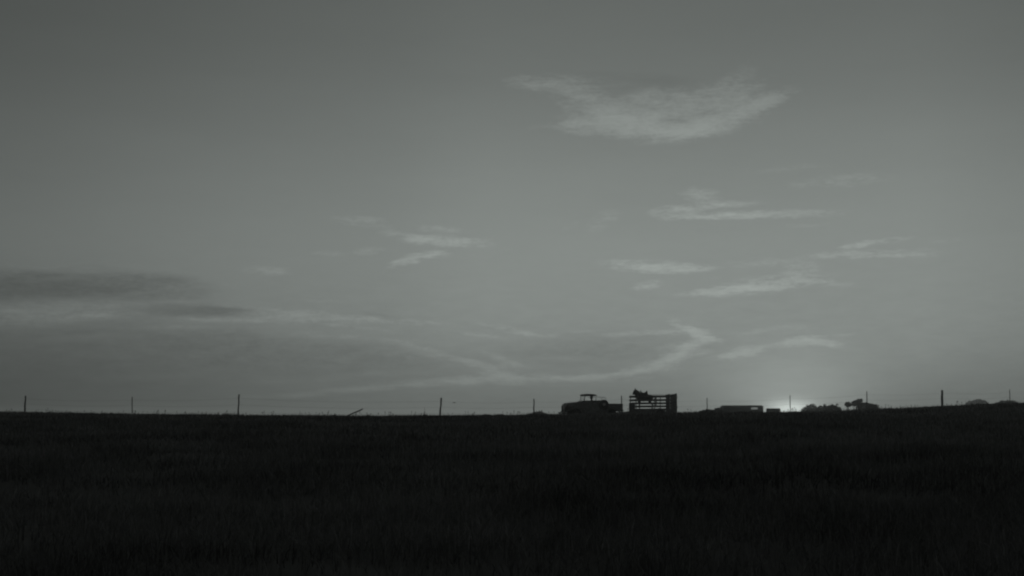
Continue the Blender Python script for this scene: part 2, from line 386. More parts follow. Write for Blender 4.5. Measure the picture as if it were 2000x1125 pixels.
# ------------------------------------------------------------------ fence along the far side of the crest
AZ0, AS = 93.54, 2.410
pu = [50, 258, 467, None, 862, 1043, 1214, 1381, 1543, 1693, 1840, 1972]
ptop = [773, 775, 770, None, 777, 779, 773, 777, 772, 764, 762, 761]
prad = [.055, .04, .05, 0, .06, .045, .045, .035, .035, .04, .10, .035]
plean = [(.05, 0), (-.06, 0), (.07, 0), None, (.16, .05), (.03, 0), (0, 0), (.02, 0), (0, 0), (.02, 0), (.05, 0), (.01, 0)]
fence = thing('wire_fence', 'long fence of widely spaced thin posts strung with wire along the skyline', 'fence', (0, 107, Hs(8, 107)))
def add_post(u, top, r, lean, y, wooden):
    b0 = P(u, top, y); x = b0.x; g = Hs(x, y)
    hgt = b0.z - g
    bm = bmesh.new()
    if wooden:
        n = 9; pts = [(x - lean[0] * (1 - i / (n - 1)) + .012 * math.sin(i * 2.1 + u), y + lean[1] * i / n, g - .4 + (hgt + .4) * i / (n - 1)) for i in range(n)]
        tube(bm, pts, [r * (1.12 - .25 * i / n + .07 * math.sin(i * 1.7 + u)) for i in range(n)], 10)
    else:
        pts = [(x - lean[0] * (1 - i / 4), y, g - .4 + (hgt + .4) * i / 4) for i in range(5)]
        tube(bm, pts, r * .8, 6)
        for i in range(7): box(bm, x - r * 1.3, x + r * 1.3, y - .02, y + .02, g + hgt * (.25 + .1 * i), g + hgt * (.25 + .1 * i) + .02)
    for v in bm.verts: v.co -= fence.location
    o = obj('fence_post', bm, MT['post'] if wooden else MT['steel'], fence)
    return Vector((x, y, g)), hgt
pp = []
for k, u in enumerate(pu):
    y = AZ0 + AS * k
    if u is None: pp.append(None); continue
    pp.append(add_post(u, ptop[k], prad[k], plean[k], y, k in (0, 2, 4, 5, 10)))
live = [p for p in pp if p]
for frac in (.35, .6, .85):
    bm = bmesh.new(); pts = []
    for (a, ha), (b_, hb) in zip(live, live[1:]):
        A_ = a + Vector((0, -.05, ha * frac)); B_ = b_ + Vector((0, -.05, hb * frac))
        for i in range(6):
            q = A_.lerp(B_, i / 6); q.z -= .10 * math.sin(math.pi * i / 6) * (1 + (B_ - A_).length / 14 - .5); pts.append(q - fence.location)
    pts.append(B_ - fence.location)
    tube(bm, pts, .0045, 4); obj('wire', bm, MT['steel'], fence)

# the broken post leaning over on its own
bm = bmesh.new(); a = P(666, 817.5, 98); b_ = P(708.5, 799, 98)
d = (b_ - a); n = 8
pts = [Vector(d) * (i / (n - 1)) * 1.0 + Vector((0, 0, .010 * math.sin(i * 2))) for i in range(-1, n)]
tube(bm, pts, [.045 + .006 * math.sin(i * 2.3) for i in range(n + 1)], 9)
o = obj('fallen_post', bm, MT['post']); o.location = a
tag(o, 'broken wooden post leaning low to the right out of the grass', 'fence post')

# ------------------------------------------------------------------ old pickup truck
def wheel(parent, x, y, z, r=.36, w=.15, name='wheel'):
    bm = bmesh.new()
    lathe(bm, [(r * .66, -w / 2 * .8), (r * .93, -w / 2), (r, -w / 2 * .55), (r, w / 2 * .55), (r * .93, w / 2), (r * .66, w / 2 * .8)])
    o = obj(name, bm, MT['tyre'], parent); o.location = (x, y, z)
    s = 1 if y > 0 else -1
    bm = bmesh.new()
    lathe(bm, [(r * .67, -w * .35), (r * .67, w * .35), (r * .60, w * .42), (r * .56, w * .15), (.05, w * .2)] if s > 0 else
              [(r * .67, w * .35), (r * .67, -w * .35), (r * .60, -w * .42), (r * .56, -w * .15), (.05, -w * .2)])
    obj('rim', bm, MT['paint'], o)
    bm = bmesh.new()
    lathe(bm, [(r * .30, s * w * .18), (r * .28, s * w * .42), (r * .12, s * w * .52)])
    obj('hubcap', bm, MT['chrome'], o)
    return o
def fender_bm(cx, zc, r, w, y0, tail=0, nose=0):
    """curved mudguard arching over a wheel"""
    bm = bmesh.new(); n = 18; outer, inner = [], []
    for i in range(n + 1):
        t = math.radians(-8 + (196) * i / n); rr = r
        x = cx + math.cos(t) * (rr + (nose if math.cos(t) > 0 else tail) * abs(math.cos(t))); z = zc + math.sin(t) * rr
        ring = []
        for k in range(9):
            s_ = math.pi * k / 8
            ring.append(bm.verts.new((x - (math.cos(t)) * .07 * (1 - math.sin(s_)), y0 + w / 2 * math.cos(s_), z - .10 * (1 - math.sin(s_)) * max(math.sin(t), .25))))
        outer.append(ring)
    for a_, b2 in zip(outer, outer[1:]):
        for k in range(8): bm.faces.new((a_[k], a_[k + 1], b2[k + 1], b2[k]))
    bmesh.ops.solidify(bm, geom=bm.faces[:], thickness=.02)
    return bm
TY = 102.0
tp = P(1152.5, 800, TY)
YAW = R(180 + 11)         # the truck drives to the left and a little towards the camera; its own front is +x
truck = thing('pickup_truck', 'old dark pickup truck with thin canvas roof and side mounted spare wheel', 'truck', (tp.x, TY, Hs(tp.x, TY)), YAW)
T = truck
# profile: x forward, 0 at the cab; nose at 2.2, tail at -2.25
bm = bmesh.new()
loft(bm, [(1.94, 0, .30, .58, 1.08), (1.90, 0, .36, .52, 1.16), (1.6, 0, .42, .50, 1.20), (1.1, 0, .50, .50, 1.25), (.82, 0, .62, .50, 1.28)], 24, 3.0)
obj('hood', bm, MT['paint'], T)
bm = bmesh.new()
loft(bm, [(2.04, 0, .22, .45, 1.00), (2.01, 0, .28, .45, 1.08), (1.945, 0, .31, .46, 1.12)], 20, 3.0)
g = obj('grille', bm, MT['chrome'], T)
for k in range(-4, 5):
    bm = bmesh.new(); box(bm, 2.04, 2.065, k * .045 - .006, k * .045 + .006, .52, .98); obj('grille_bar', bm, MT['darkpaint'], g)
bm = bmesh.new()           # cab tub: floor, doors, cowl, back, open above the belt
outline = [(.80, .42), (.82, 1.27), (.62, 1.34), (-.95, 1.37), (-1.02, 1.33), (-1.02, .42)]
for s in (-1, 1):
    prism(bm, outline, s * .66, s * .72)
prism(bm, [(.80, .42), (.82, 1.27), (.62, 1.345), (.56, 1.33), (.72, 1.2), (.72, .42)], -.66, .66)
prism(bm, [(-.97, .42), (-.97, 1.365), (-1.03, 1.33), (-1.03, .42)], -.66, .66)
box(bm, -.97, .72, -.66, .66, .42, .47)
prism(bm, [(-.30, 1.28), (-.30, 1.35), (-.97, 1.365), (-.97, 1.30)], -.66, .66)
obj('cab', bm, MT['paint'], T, smooth=False)
for s in (-1, 1):
    bm = bmesh.new(); box(bm, -.28, .56, s * .722 - .012, s * .722 + .012, .50, 1.32, .01); dr = obj('door', bm, MT['paint'], T)
    bm = bmesh.new(); tube(bm, [(-.20, s * .745, 1.12), (-.20, s * .775, 1.12), (-.08, s * .775, 1.12)], .012, 6); obj('handle', bm, MT['chrome'], dr)
    for xa, xb in ((.58, .50), (-.26, -.28)):
        bm = bmesh.new(); tube(bm, [(xa, s * .66, 1.30), (xb, s * .62, 1.72)], .014 if xa > 0 else .018, 8); obj('roof_pillar', bm, MT['darkpaint'], T)
    o = obj('front_fender', fender_bm(1.14, .38, .48, .34, s * .72, .22, .52), MT['paint'], T)
    o = obj('rear_fender', fender_bm(-1.42, .38, .47, .26, s * .82, .2, .2), MT['paint'], T)
    bm = bmesh.new(); box(bm, -.98, .66, s * .80 - .12, s * .80 + .12, .34, .38, .01); obj('running_board', bm, MT['darkpaint'], T)
    bm = bmesh.new(); lathe(bm, [(.03, 1.66), (.085, 1.69), (.115, 1.78), (.12, 1.86), (.11, 1.88)], 'x', 20, (0, s * .52, 1.00)); hl = obj('headlight', bm, MT['paint'], T)
    bm = bmesh.new(); lathe(bm, [(.108, 1.882), (.085, 1.905), (.03, 1.918)], 'x', 20, (0, s * .52, 1.00)); obj('lens', bm, MT['chrome'], hl)
    wheel(T, 1.14, s * .74, .36); wheel(T, -1.42, s * .74, .36)
    bm = bmesh.new(); lathe(bm, [(.02, -2.20), (.05, -2.22), (.05, -2.25), (.03, -2.26)], 'x', 12, (0, s * .78, .66)); obj('tail_lamp', bm, MT['darkpaint'], T)
bm = bmesh.new()           # windscreen frame and pane
for a_, b2 in (((.60, -.60, 1.32), (.51, -.60, 1.70)), ((.60, .60, 1.32), (.51, .60, 1.70)), ((.60, -.60, 1.33), (.60, .60, 1.33)), ((.51, -.60, 1.70), (.51, .60, 1.70))):
    tube(bm, [a_, b2], .016, 6)
wsf = obj('windshield_frame', bm, MT['darkpaint'], T)
bm = bmesh.new(); prism(bm, [(.598, 1.34), (.512, 1.69), (.518, 1.69), (.604, 1.34)], -.585, .585); obj('pane', bm, MT['glass'], wsf)
bm = bmesh.new()           # roof: thin canvas top with drooping edges
loft(bm, [(.62, 0, .60, 1.725, 1.75), (.56, 0, .69, 1.67, 1.80), (.3, 0, .71, 1.66, 1.825), (0, 0, .71, 1.66, 1.825), (-.24, 0, .70, 1.66, 1.80), (-.34, 0, .62, 1.70, 1.76)], 24, 2.6)
obj('roof', bm, MT['canvas'], T)
bm = bmesh.new(); box(bm, -.42, .02, -.60, .60, .58, .76, .05); box(bm, -.50, -.38, -.60, .60, .72, 1.28, .05); obj('seat', bm, MT['leather'], T)
bm = bmesh.new(); n = 20
tube(bm, [(.36 - .06 * math.sin(2 * math.pi * k / n), .32 + .19 * math.cos(2 * math.pi * k / n), 1.17 + .18 * math.sin(2 * math.pi * k / n)) for k in range(n + 1)], .012, 6)
for k in range(3): tube(bm, [(.36, .32, 1.17), (.36 - .06 * math.sin(k * 2.094), .32 + .19 * math.cos(k * 2.094), 1.17 + .18 * math.sin(k * 2.094))], .009, 5)
tube(bm, [(.36, .32, 1.17), (.62, .32, 1.0)], .02, 6); obj('steering_wheel', bm, MT['darkpaint'], T)
bm = bmesh.new()           # load bed with flared top rails
for s in (-1, 1):
    prism(bm, [(-1.06, .58), (-1.06, 1.11), (-2.22, 1.10), (-2.22, .58)], s * .64, s * .67)
    tube(bm, [(-1.06, s * .67, 1.115), (-2.22, s * .67, 1.105)], .025, 8)
    for k in range(4): box(bm, -1.25 - .29 * k, -1.21 - .29 * k, s * .685 - .014, s * .685 + .014, .60, 1.09)
box(bm, -2.20, -1.06, -.64, .64, .58, .62); box(bm, -1.09, -1.06, -.64, .64, .62, 1.11)
obj('load_bed', bm, MT['paint'], T, smooth=False)
bm = bmesh.new(); box(bm, -2.25, -2.222, -.64, .64, .60, 1.10, .006); tg = obj('tailgate', bm, MT['paint'], T)
bm = bmesh.new(); tube(bm, [(-2.26, -.6, 1.09), (-2.26, .6, 1.09)], .02, 6); obj('top_rail', bm, MT['paint'], tg)
for xx, nm in ((2.17, 'front_bumper'), (-2.36, 'rear_bumper')):
    bm = bmesh.new(); s = 1 if xx > 0 else -1
    tube(bm, [(xx - s * .14, -.80, .50), (xx - s * .02, -.68, .50), (xx, -.3, .50), (xx, .3, .50), (xx - s * .02, .68, .50), (xx - s * .14, .80, .50)], .04, 8)
    for q in (-.3, .3): tube(bm, [(xx, q, .5), (xx - s * .25, q, .5)], .02, 6)
    obj(nm, bm, MT['chrome'], T)
wheel(T, -.80, .83, 1.06, .35, .15, 'spare_wheel')   # carried upright on the side facing the camera
bm = bmesh.new()           # thin hoop behind the roof
tube(bm, [(-.30, .60, 1.66), (-.75, .60, 1.58), (-.98, .60, 1.55), (-1.02, .60, 1.50), (-1.02, .60, 1.34)], .010, 6)
tube(bm, [(-.30, -.60, 1.66), (-.75, -.60, 1.58), (-.98, -.60, 1.55), (-1.02, -.60, 1.50), (-1.02, -.60, 1.34)], .010, 6)
tube(bm, [(-.98, .60, 1.55), (-.98, -.60, 1.55)], .010, 6)
obj('hoop_rail', bm, MT['darkpaint'], T)
bm = bmesh.new(); box(bm, -2.25, 2.0, -.34, -.26, .40, .50); box(bm, -2.25, 2.0, .26, .34, .40, .50)
tube(bm, [(1.14, -.7, .36), (1.14, .7, .36)], .035, 8); tube(bm, [(-1.42, -.7, .36), (-1.42, .7, .36)], .04, 8)
tube(bm, [(-2.2, 0, .45), (-2.50, 0, .45)], .03, 8); box(bm, -2.25, -2.15, -.3, .3, .42, .48)
obj('chassis', bm, MT['darkpaint'], T)

# ------------------------------------------------------------------ the driver (built in truck coordinates, own top-level object)
drv = thing('person', 'driver in a wide brimmed hat seated under the roof of the old pickup', 'person', truck.location, YAW)
DV, DE, DR = [], [], []
def chain(pts, rads, start=None):
    prevv = start
    for p, r in zip(pts, rads):
        DV.append(p); DR.append(r); i = len(DV) - 1
        if prevv is not None: DE.append((prevv, i))
        prevv = i
    return prevv
def person(px, py, pz, hands, yo=0):
    # pelvis, spine, neck, head
    pel = chain([(px, py, pz)], [.13])
    chest = chain([(px - .02, py, pz + .20), (px - .03, py, pz + .40)], [.17, .19], pel)
    neck = chain([(px - .01, py, pz + .53)], [.055], chest)
    head = chain([(px + .015, py, pz + .62), (px + .02, py, pz + .72), (px + .02, py, pz + .78)], [.070, .085, .07], neck)
    chain([(px + .11, py, pz + .655)], [.018], neck + 2)                # nose
    for s, hand in ((-1, hands[0]), (1, hands[1])):
        sh = chain([(px - .02, py + s * .18, pz + .43)], [.062], chest)
        e = Vector((px + .10, py + s * .27, pz + .20)); h = Vector(hand)
        dr_ = (h - e).normalized()
        wr = chain([e, h - dr_ * .07, h - dr_ * .03], [.045, .028, .032], sh)
        side = dr_.cross(Vector((0, 0, 1))).normalized(); dn = Vector((0, 0, -1))
        for q, ln in zip((-1.5, -.5, .5, 1.5), (.9, 1.05, 1.0, .8)):
            b0 = h + side * .014 * q
            chain([b0 + dr_ * .02, b0 + dr_ * .055 * ln + Vector((0, 0, .012)), b0 + dr_ * .06 * ln + dn * .03], [.0085, .008, .007], wr)
        chain([h - side * s * .03 + dr_ * .0, h - side * s * .035 + dr_ * .03 + dn * .02], [.010, .008], wr - 0)
        hp = chain([(px + .05, py + s * .09, pz - .01)], [.09], pel)
        chain([(px + .43, py + s * .11, pz + .04), (px + .52, py + s * .11, pz - .18), (px + .60, py + s * .11, pz - .31), (px + .72, py + s * .11, pz - .33)], [.07, .05, .04, .035], hp)
person(-.04, .32, .84, [(.33, .14, 1.22), (.33, .50, 1.22)])
body = skin_obj('body', DV, DE, DR, MT['cloth'], drv, 0, 2)
bm = bmesh.new(); lathe(bm, [(.25, 1.556), (.265, 1.568), (.11, 1.552), (.11, 1.60), (.095, 1.652), (.04, 1.658)], 'z', 24, (-.02, .32, 0)); obj('hat', bm, MT['felt'], drv)
bm = bmesh.new(); lathe(bm, [(.085, 1.46), (.092, 1.49), (.090, 1.545)], 'z', 18, (-.025, .32, 0)); obj('hair', bm, MT['hair'], drv)
bm = bmesh.new()
bm.free()
for s in (-1, 1):
    bm = bmesh.new(); bmesh.ops.create_uvsphere(bm, u_segments=8, v_segments=6, radius=.010, matrix=Matrix.Translation((-.02 + .088, .32 + s * .03, 1.525))); obj('eye', bm, MT['hair'], drv)

# ------------------------------------------------------------------ slatted stock trailer
RY = 102.3
rp = P(1275, 800, RY); RG = Hs(rp.x, RY)
trailer = thing('stock_trailer', 'open topped stock trailer with horizontal slat sides carrying a saddled horse', 'trailer', (rp.x, RY, RG), YAW)
S = trailer
Lx0, Lx1, Wy = -1.53, 1.50, .78
def zpx(py): return P(1275, py, RY).z - RG
fl = zpx(802.5)
bm = bmesh.new(); box(bm, Lx0, Lx1, -Wy, Wy, fl - .09, fl); 
for k in range(9): box(bm, Lx0 + .05 + k * .36, Lx0 + .12 + k * .36, -Wy - .01, Wy + .01, fl - .15, fl - .088)
obj('floor', bm, MT['wood'], S, smooth=False)
boards = [(773.0, 776.8), (780.0, 783.6), (786.3, 789.7), (792.2, 795.8), (798.2, 802.4)]
rnd = random.Random(4)
for s in (-1, 1):
    for i, (ya, yb) in enumerate(boards):
        z1, z0 = zpx(ya), zpx(yb); bm = bmesh.new()
        vs_ = box(bm, Lx0, Lx1, s * Wy - .014, s * Wy + .014, z0, z1, .004)
        j = rnd.uniform(-.012, .012)
        for v in vs_:
            v.co.z += j * (v.co.x / 1.5) + .02 * (-(v.co.x) / 1.6 if v.co.x < 0 else 0)
        obj('side_board', bm, MT['wood'], S)
    for xx in (Lx1 - .05, -.34, Lx0 + .30):
        w_ = .02
        bm = bmesh.new(); box(bm, xx - w_, xx + w_, s * (Wy - .045) - .028, s * (Wy - .045) + .028, fl - .1, zpx(772.6 if xx > -1 else 770)); obj('upright', bm, MT['wood'], S)
    bm = bmesh.new()      # close boarded rear corner
    for k in range(3):
        xa = Lx0 - .01 + k * .088
        box(bm, xa, xa + .086, s * (Wy + .022) - .006, s * (Wy + .022) + .006, fl - .12, zpx(768.8 + k * .5 + rnd.uniform(-.3, .3)))
    obj('corner_panel', bm, MT['wood'], S, smooth=False)
    bm = bmesh.new(); tube(bm, [(Lx1, s * Wy, zpx(771.0)), (Lx0 + .3, s * Wy, zpx(771.2))], .008, 6); obj('top_wire', bm, MT['steel'], S)
for i, (ya, yb) in enumerate(boards):
    z1, z0 = zpx(ya), zpx(yb); bm = bmesh.new()
    box(bm, Lx1 + .001, Lx1 + .029, -Wy, Wy, z0, z1, .004); obj('front_board', bm, MT['wood'], S)
bm = bmesh.new(); box(bm, Lx1 + .03, Lx1 + .05, -Wy, Wy, fl - .08, zpx(788.5)); obj('front_panel', bm, MT['wood'], S)
bm = bmesh.new()
for k in range(12):
    a_ = -Wy + k * .1295; box(bm, Lx0 - .045, Lx0 - .020, a_, a_ + .122, fl - .10, zpx(769.5 + rnd.uniform(-.4, .4)))
box(bm, Lx0 - .07, Lx0 - .046, -Wy, Wy, fl + .2, fl + .32); box(bm, Lx0 - .07, Lx0 - .046, -Wy, Wy, fl + .9, fl + 1.02)
obj('tailgate', bm, MT['wood'], S, smooth=False)
bm = bmesh.new(); tube(bm, [(1.5, .6, .52), (2.15, 0, .45), (2.35, 0, .45)], .035, 8); tube(bm, [(1.5, -.6, .52), (2.15, 0, .45)], .035, 8); tube(bm, [(2.0, 0, .47), (2.0, 0, .06)], .022, 8)
obj('tow_bar', bm, MT['steel'], S)
bm = bmesh.new(); tube(bm, [(-.25, -.92, .34), (-.25, .92, .34)], .035, 8)
for s in (-1, 1):
    tube(bm, [(-.75, s * .6, fl - .15), (-.25, s * .6, .38), (.25, s * .6, fl - .15)], .02, 6)
obj('axle', bm, MT['steel'], S)
for s in (-1, 1):
    wheel(S, -.25, s * .94, .34, .34, .16)
    obj('mudguard', fender_bm(-.25, .34, .42, .22, s * .94), MT['paint'], S)

# ------------------------------------------------------------------ saddled horse in the trailer
horse = thing('horse', 'dark saddled horse standing in the front of the slatted trailer, head raised', 'horse', (trailer.location.x, trailer.location.y, RG + fl), YAW)
def hx(px): return (1275 - px) / (F / RY) / math.cos(R(11))
def hz(py): return zpx(py) - fl
HV, HE, HR = [], [], []
def hc(pts, rads, start=None):
    prevv = start; ids = []
    for p, r in zip(pts, rads):
        HV.append(p); HR.append(r); i = len(HV) - 1
        if prevv is not None: HE.append((prevv, i))
        prevv = i; ids.append(i)
    return ids
x0 = hx(1270)             # hips
x1 = hx(1249)             # chest
bz = hz(775.5)
hip = hc([(x0, 0, bz + .07)], [(.29, .27)])[0]
bel = hc([(x0 + .27, 0, bz - .03), (x0 + .55, 0, bz - .05)], [(.27, .27), (.28, .28)], hip)
ch = hc([(x1, 0, bz - .01)], [(.25, .27)], bel[-1])[0]
nk = hc([(x1 + .12, 0, hz(770.5)), (x1 + .22, 0, hz(767.6)), (hx(1241.6), 0, hz(764.6))], [.24, .21, .165], ch)
hd = hc([(hx(1239.8), -.02, hz(764.4)), (hx(1238.4), -.05, hz(768.0)), (hx(1237.0), -.06, hz(771.4))], [.135, .105, .08], nk[-1])
# the rump end and tail root
hc([(x0 - .16, 0, bz - .04)], [.20], hip)
def leg(xb, s, front, start, step=0):
    if front:
        hc([(xb + .02, s * .15, bz - .22), (xb + .02 + step, s * .15, bz - .42), (xb + .02 + step, s * .15, .40), (xb + .01 + step, s * .15, .10), (xb + .05 + step, s * .15, .03)], [.12, .075, .05, .042, .058], start)
    else:
        hc([(xb - .02, s * .15, bz - .20), (xb + .08 + step, s * .15, bz - .40), (xb - .16 + step, s * .15, .46), (xb - .11 + step, s * .15, .12), (xb - .07 + step, s * .15, .03)], [.15, .09, .055, .045, .058], start)
leg(x1, 1, True, ch, .04); leg(x1, -1, True, ch, -.05); leg(x0, 1, False, hip, .03); leg(x0, -1, False, hip, -.06)
skin_obj('body', HV, HE, HR, MT['hide'], horse, 0, 2)
for s in (-1, 1):
    bm = bmesh.new()
    ex, ez = hx(1240.8), hz(761.8)
    tube(bm, [(ex, s * .045 - .01, ez - .05), (ex + .0, s * .055 - .01, ez + .05), (ex + .015, s * .05 - .01, ez + .12)], [.030, .034, .008], 8)
    obj('ear', bm, MT['hide'], horse)
bm = bmesh.new()          # mane along the crest of the neck
for k in range(26):
    f_ = k / 25; mx = hx(1241.0) * (1 - f_) + (x1 + .02) * f_; mz = hz(761.4) * (1 - f_) + hz(765.4) * f_
    tube(bm, [(mx, 0, mz - .02), (mx - .01, .05, mz + .01), (mx - .02, .12, mz - .12)], [.018, .018, .004], 5)
obj('mane', bm, MT['hair'], horse)
bm = bmesh.new()
for k in range(7):
    q = (k - 3) * .012
    tube(bm, [(x0 - .33, q, bz + .06), (x0 - .42, q * 2, bz - .05), (x0 - .43, q * 3, bz - .4), (x0 - .40, q * 2, bz - .75)], [.03, .035, .03, .006], 6)
obj('tail', bm, MT['hair'], horse)
sx0, sx1 = hx(1263.5), hx(1251.5)
bm = bmesh.new()          # saddle: seat, horn, cantle, skirts
top = bz + .29
secs = []
n = 9
rings = []
for i in range(n):
    f_ = i / (n - 1); x = sx0 + (sx1 - sx0) * f_
    lift = .15 * max(0, 1 - f_ * 3.0) + .11 * max(0, (f_ - .72) / .28) + .01
    ring = []
    for k in range(-5, 6):
        a_ = k / 5; ang = a_ * 1.15
        ring.append(bm.verts.new((x, math.sin(ang) * .31, top - .31 + math.cos(ang) * (.33) + lift * math.cos(ang) ** 3)))
    rings.append(ring)
for a_, b2 in zip(rings, rings[1:]):
    for k in range(10): bm.faces.new((a_[k], a_[k + 1], b2[k + 1], b2[k]))
bmesh.ops.solidify(bm, geom=bm.faces[:], thickness=.035)
sad = obj('saddle', bm, MT['leather'], horse)
bm = bmesh.new(); tube(bm, [(sx1 - .02, 0, top + .10), (sx1 + .01, 0, top + .17), (sx1 + .012, 0, top + .20)], [.025, .022, .038], 8); obj('saddle_horn', bm, MT['leather'], sad)
for s in (-1, 1):
    bm = bmesh.new(); tube(bm, [(sx0 + .22, s * .30, top - .15), (sx0 + .24, s * .34, top - .45)], .02, 6)
    tube(bm, [(sx0 + .24 + .06 * math.cos(t_), s * .34, top - .52 + .07 * math.sin(t_)) for t_ in [k * .5 for k in range(14)]], .010, 5); obj('stirrup', bm, MT['leather'], sad)
bm = bmesh.new()
tube(bm, [(hx(1239.4) + .02, -.04 + .115 * math.cos(k * .449), hz(765.0) + .115 * math.sin(k * .449)) for k in range(15)], .010, 5)
obj('halter', bm, MT['leather'], horse)

# ------------------------------------------------------------------ small bird low over the skyline
bp_ = P(887, 786.5, 100)
bird = thing('bird', 'small dark bird flying low over the skyline between two fence posts', 'bird', bp_, R(12))
bm = bmesh.new(); loft(bm, [(-.13, 0, .03, -.004, .004), (-.07, 0, .018, -.012, .012), (-.02, 0, .03, -.028, .024), (.04, 0, .028, -.024, .024), (.075, 0, .016, -.010, .022), (.10, 0, .004, .002, .008)], 12, 2)
bb = obj('body', bm, MT['feather'], bird)
for s in (-1, 1):
    bm = bmesh.new(); a_ = [(.04, s * .02, .01), (.05, s * .09, .04), (.0, s * .19, .015), (-.03, s * .16, .018), (-.035, s * .08, .03), (-.03, s * .02, .01)]
    bm.faces.new([bm.verts.new(q) for q in a_]); bmesh.ops.solidify(bm, geom=bm.faces[:], thickness=.006); obj('wing', bm, MT['feather'], bird)

# ------------------------------------------------------------------ trees and brush beyond the crest
def crown_bm(lobes, n, leaf, seed):
    r = random.Random(seed); bm = bmesh.new()
    wsum = sum(a_[3] * a_[4] * a_[5] for a_ in lobes)
    for cx, cy, cz, rx, ry, rz in lobes:
        m_ = max(40, int(n * rx * ry * rz / wsum))
        for _ in range(m_):
            while True:
                d_ = Vector((r.uniform(-1, 1), r.uniform(-1, 1), r.uniform(-1, 1)))
                if .02 < d_.length < 1: break
            d_ = d_.normalized() * (d_.length ** .6)
            k = 1 + .30 * mnoise.noise(Vector((d_.x * 2.2 + seed, d_.y * 2.2, d_.z * 2.2 + cx)))
            p = Vector((cx + d_.x * rx * k, cy + d_.y * ry * k, cz + d_.z * rz * k))
            if mnoise.noise(p * 1.3 / max(rx, .3) + Vector((seed, 0, 0))) < -.62: continue
            q = Matrix.Rotation(r.uniform(0, 6.3), 3, 'Z') @ Matrix.Rotation(r.uniform(0, 3.1), 3, 'X')
            l_ = leaf * r.uniform(.5, 1.4)
            vs2 = [bm.verts.new(p + q @ Vector(c_)) for c_ in ((-l_, 0, 0), (0, -l_ * .45, 0), (l_, 0, 0), (0, l_ * .45, 0))]
            bm.faces.new(vs2)
    return bm
def tree(name, label, cat, px, Y, lobes_px, n, seed, trunk=None, leaf=None, mt='leaf', group=None):
    """lobes_px: (px, py, half width px, half height px) of the crown's clumps as seen from the road"""
    s = Y / F; b0 = P(px, 815, Y); g = Hs(b0.x, Y)
    t_ = thing(name, label, cat, (b0.x, Y, g), 0, group)
    lobes = []; rr = random.Random(seed)
    for lx, ly, hw, hh in lobes_px:
        q = P(lx, ly, Y)
        lobes.append((q.x - b0.x, rr.uniform(-.25, .25) * hw * s, q.z - g, hw * s, hw * s * .9, hh * s))
    obj('crown', crown_bm(lobes, n * 2, leaf or 1.1 * s, seed), MT[mt], t_, smooth=False)
    bm = bmesh.new(); r0 = trunk or 1.0 * s
    top = lobes[0]
    tube(bm, [(0, 0, -.3), (top[0] * .3 + .1 * r0, 0, top[2] * .35), (top[0] * .8, top[1], top[2] * .75), (top[0], top[1], top[2])], [r0 * 1.3, r0, r0 * .8, r0 * .4], 8)
    for lb in lobes[1:]:
        tube(bm, [(top[0] * .25, 0, top[2] * .3), (lb[0] * .7, lb[1] * .6, lb[2] * .7), (lb[0], lb[1], lb[2])], [r0 * .6, r0 * .4, r0 * .15], 6)
    for k in range(8):
        lb = lobes[k % len(lobes)]; a_ = k * 2.4
        tube(bm, [(lb[0] * .8, lb[1] * .8, lb[2] * .8), (lb[0] + lb[3] * .7 * math.cos(a_), lb[1] + lb[4] * .7 * math.sin(a_), lb[2] + lb[5] * rr.uniform(-.2, .8))], [r0 * .3, r0 * .08], 5)
    obj('trunk', bm, MT['bark'], t_)
    return t_
FT = 'trees and brush on the far skyline'
tree('round_tree', 'round domed tree just right of the sun glow on the skyline', 'tree', 1585, 400, [(1585, 803, 15.5, 13.5), (1577, 806, 13, 12), (1594, 806, 13, 11)], 3200, 1, leaf=.2, group=FT)
tree('scrub_tree', 'flat spiky scrub tree between the round domed tree and the small ball crowned tree', 'tree', 1624, 290, [(1626, 800, 12, 9), (1616, 801, 11, 9), (1636, 801, 7, 7), (1611, 793, 3, 4), (1635, 791, 2.5, 3.5), (1603, 797, 5, 5)], 3400, 2, leaf=.15, group=FT)
tree('small_tree', 'small ball crowned tree standing alone left of the windblown tree', 'tree', 1656, 280, [(1656, 790, 6, 4.8)], 1300, 3, trunk=.11, leaf=.13, group=FT)
tree('windblown_tree', 'windblown tree with crown swept up to the right on the skyline', 'tree', 1672, 285, [(1672, 786.5, 8, 4.5), (1678, 782.5, 6, 3.2), (1668, 790, 5, 3.5), (1682, 780, 2.2, 1.8)], 2000, 4, trunk=.14, leaf=.14, group=FT)
tree('scrub_bush', 'long low bush at the foot of the windblown tree, tapering to the right', 'bush', 1694, 275, [(1688, 795, 14, 9), (1701, 798, 14, 9), (1708, 797, 8, 8)], 2800, 5, leaf=.15, group=FT)
tree('domed_tree', 'pale low domed tree on the skyline near the right edge', 'tree', 1910, 430, [(1908, 789.5, 13, 9), (1898, 792, 12, 9), (1920, 791.5, 12, 9), (1913, 789, 12, 9)], 2800, 6, leaf=.22, group=FT)
tree('flat_bush', 'low flat topped bush rightmost on the skyline behind a thin post', 'bush', 1966, 300, [(1966, 790, 19, 8), (1955, 792, 14, 7), (1979, 789, 10, 7)], 2800, 7, leaf=.15, group=FT)
tree('low_bush', 'low humped bush on the skyline left of the pickup truck', 'bush', 1050, 260, [(1052, 812, 17, 8), (1038, 813, 14, 6), (1064, 813, 9, 6)], 2600, 8, leaf=.14, group=FT)
tree('low_bush', 'very low ragged bush between the two thin posts left of the pickup', 'bush', 962, 250, [(950, 814, 12, 5), (976, 814, 12, 5)], 1500, 9, leaf=.13, group=FT)
tree('low_bush', 'low bush on the skyline under the post right of the trailer', 'bush', 1383, 250, [(1383, 806, 14, 6.5), (1372, 807, 9, 5)], 1600, 10, leaf=.13, group=FT)
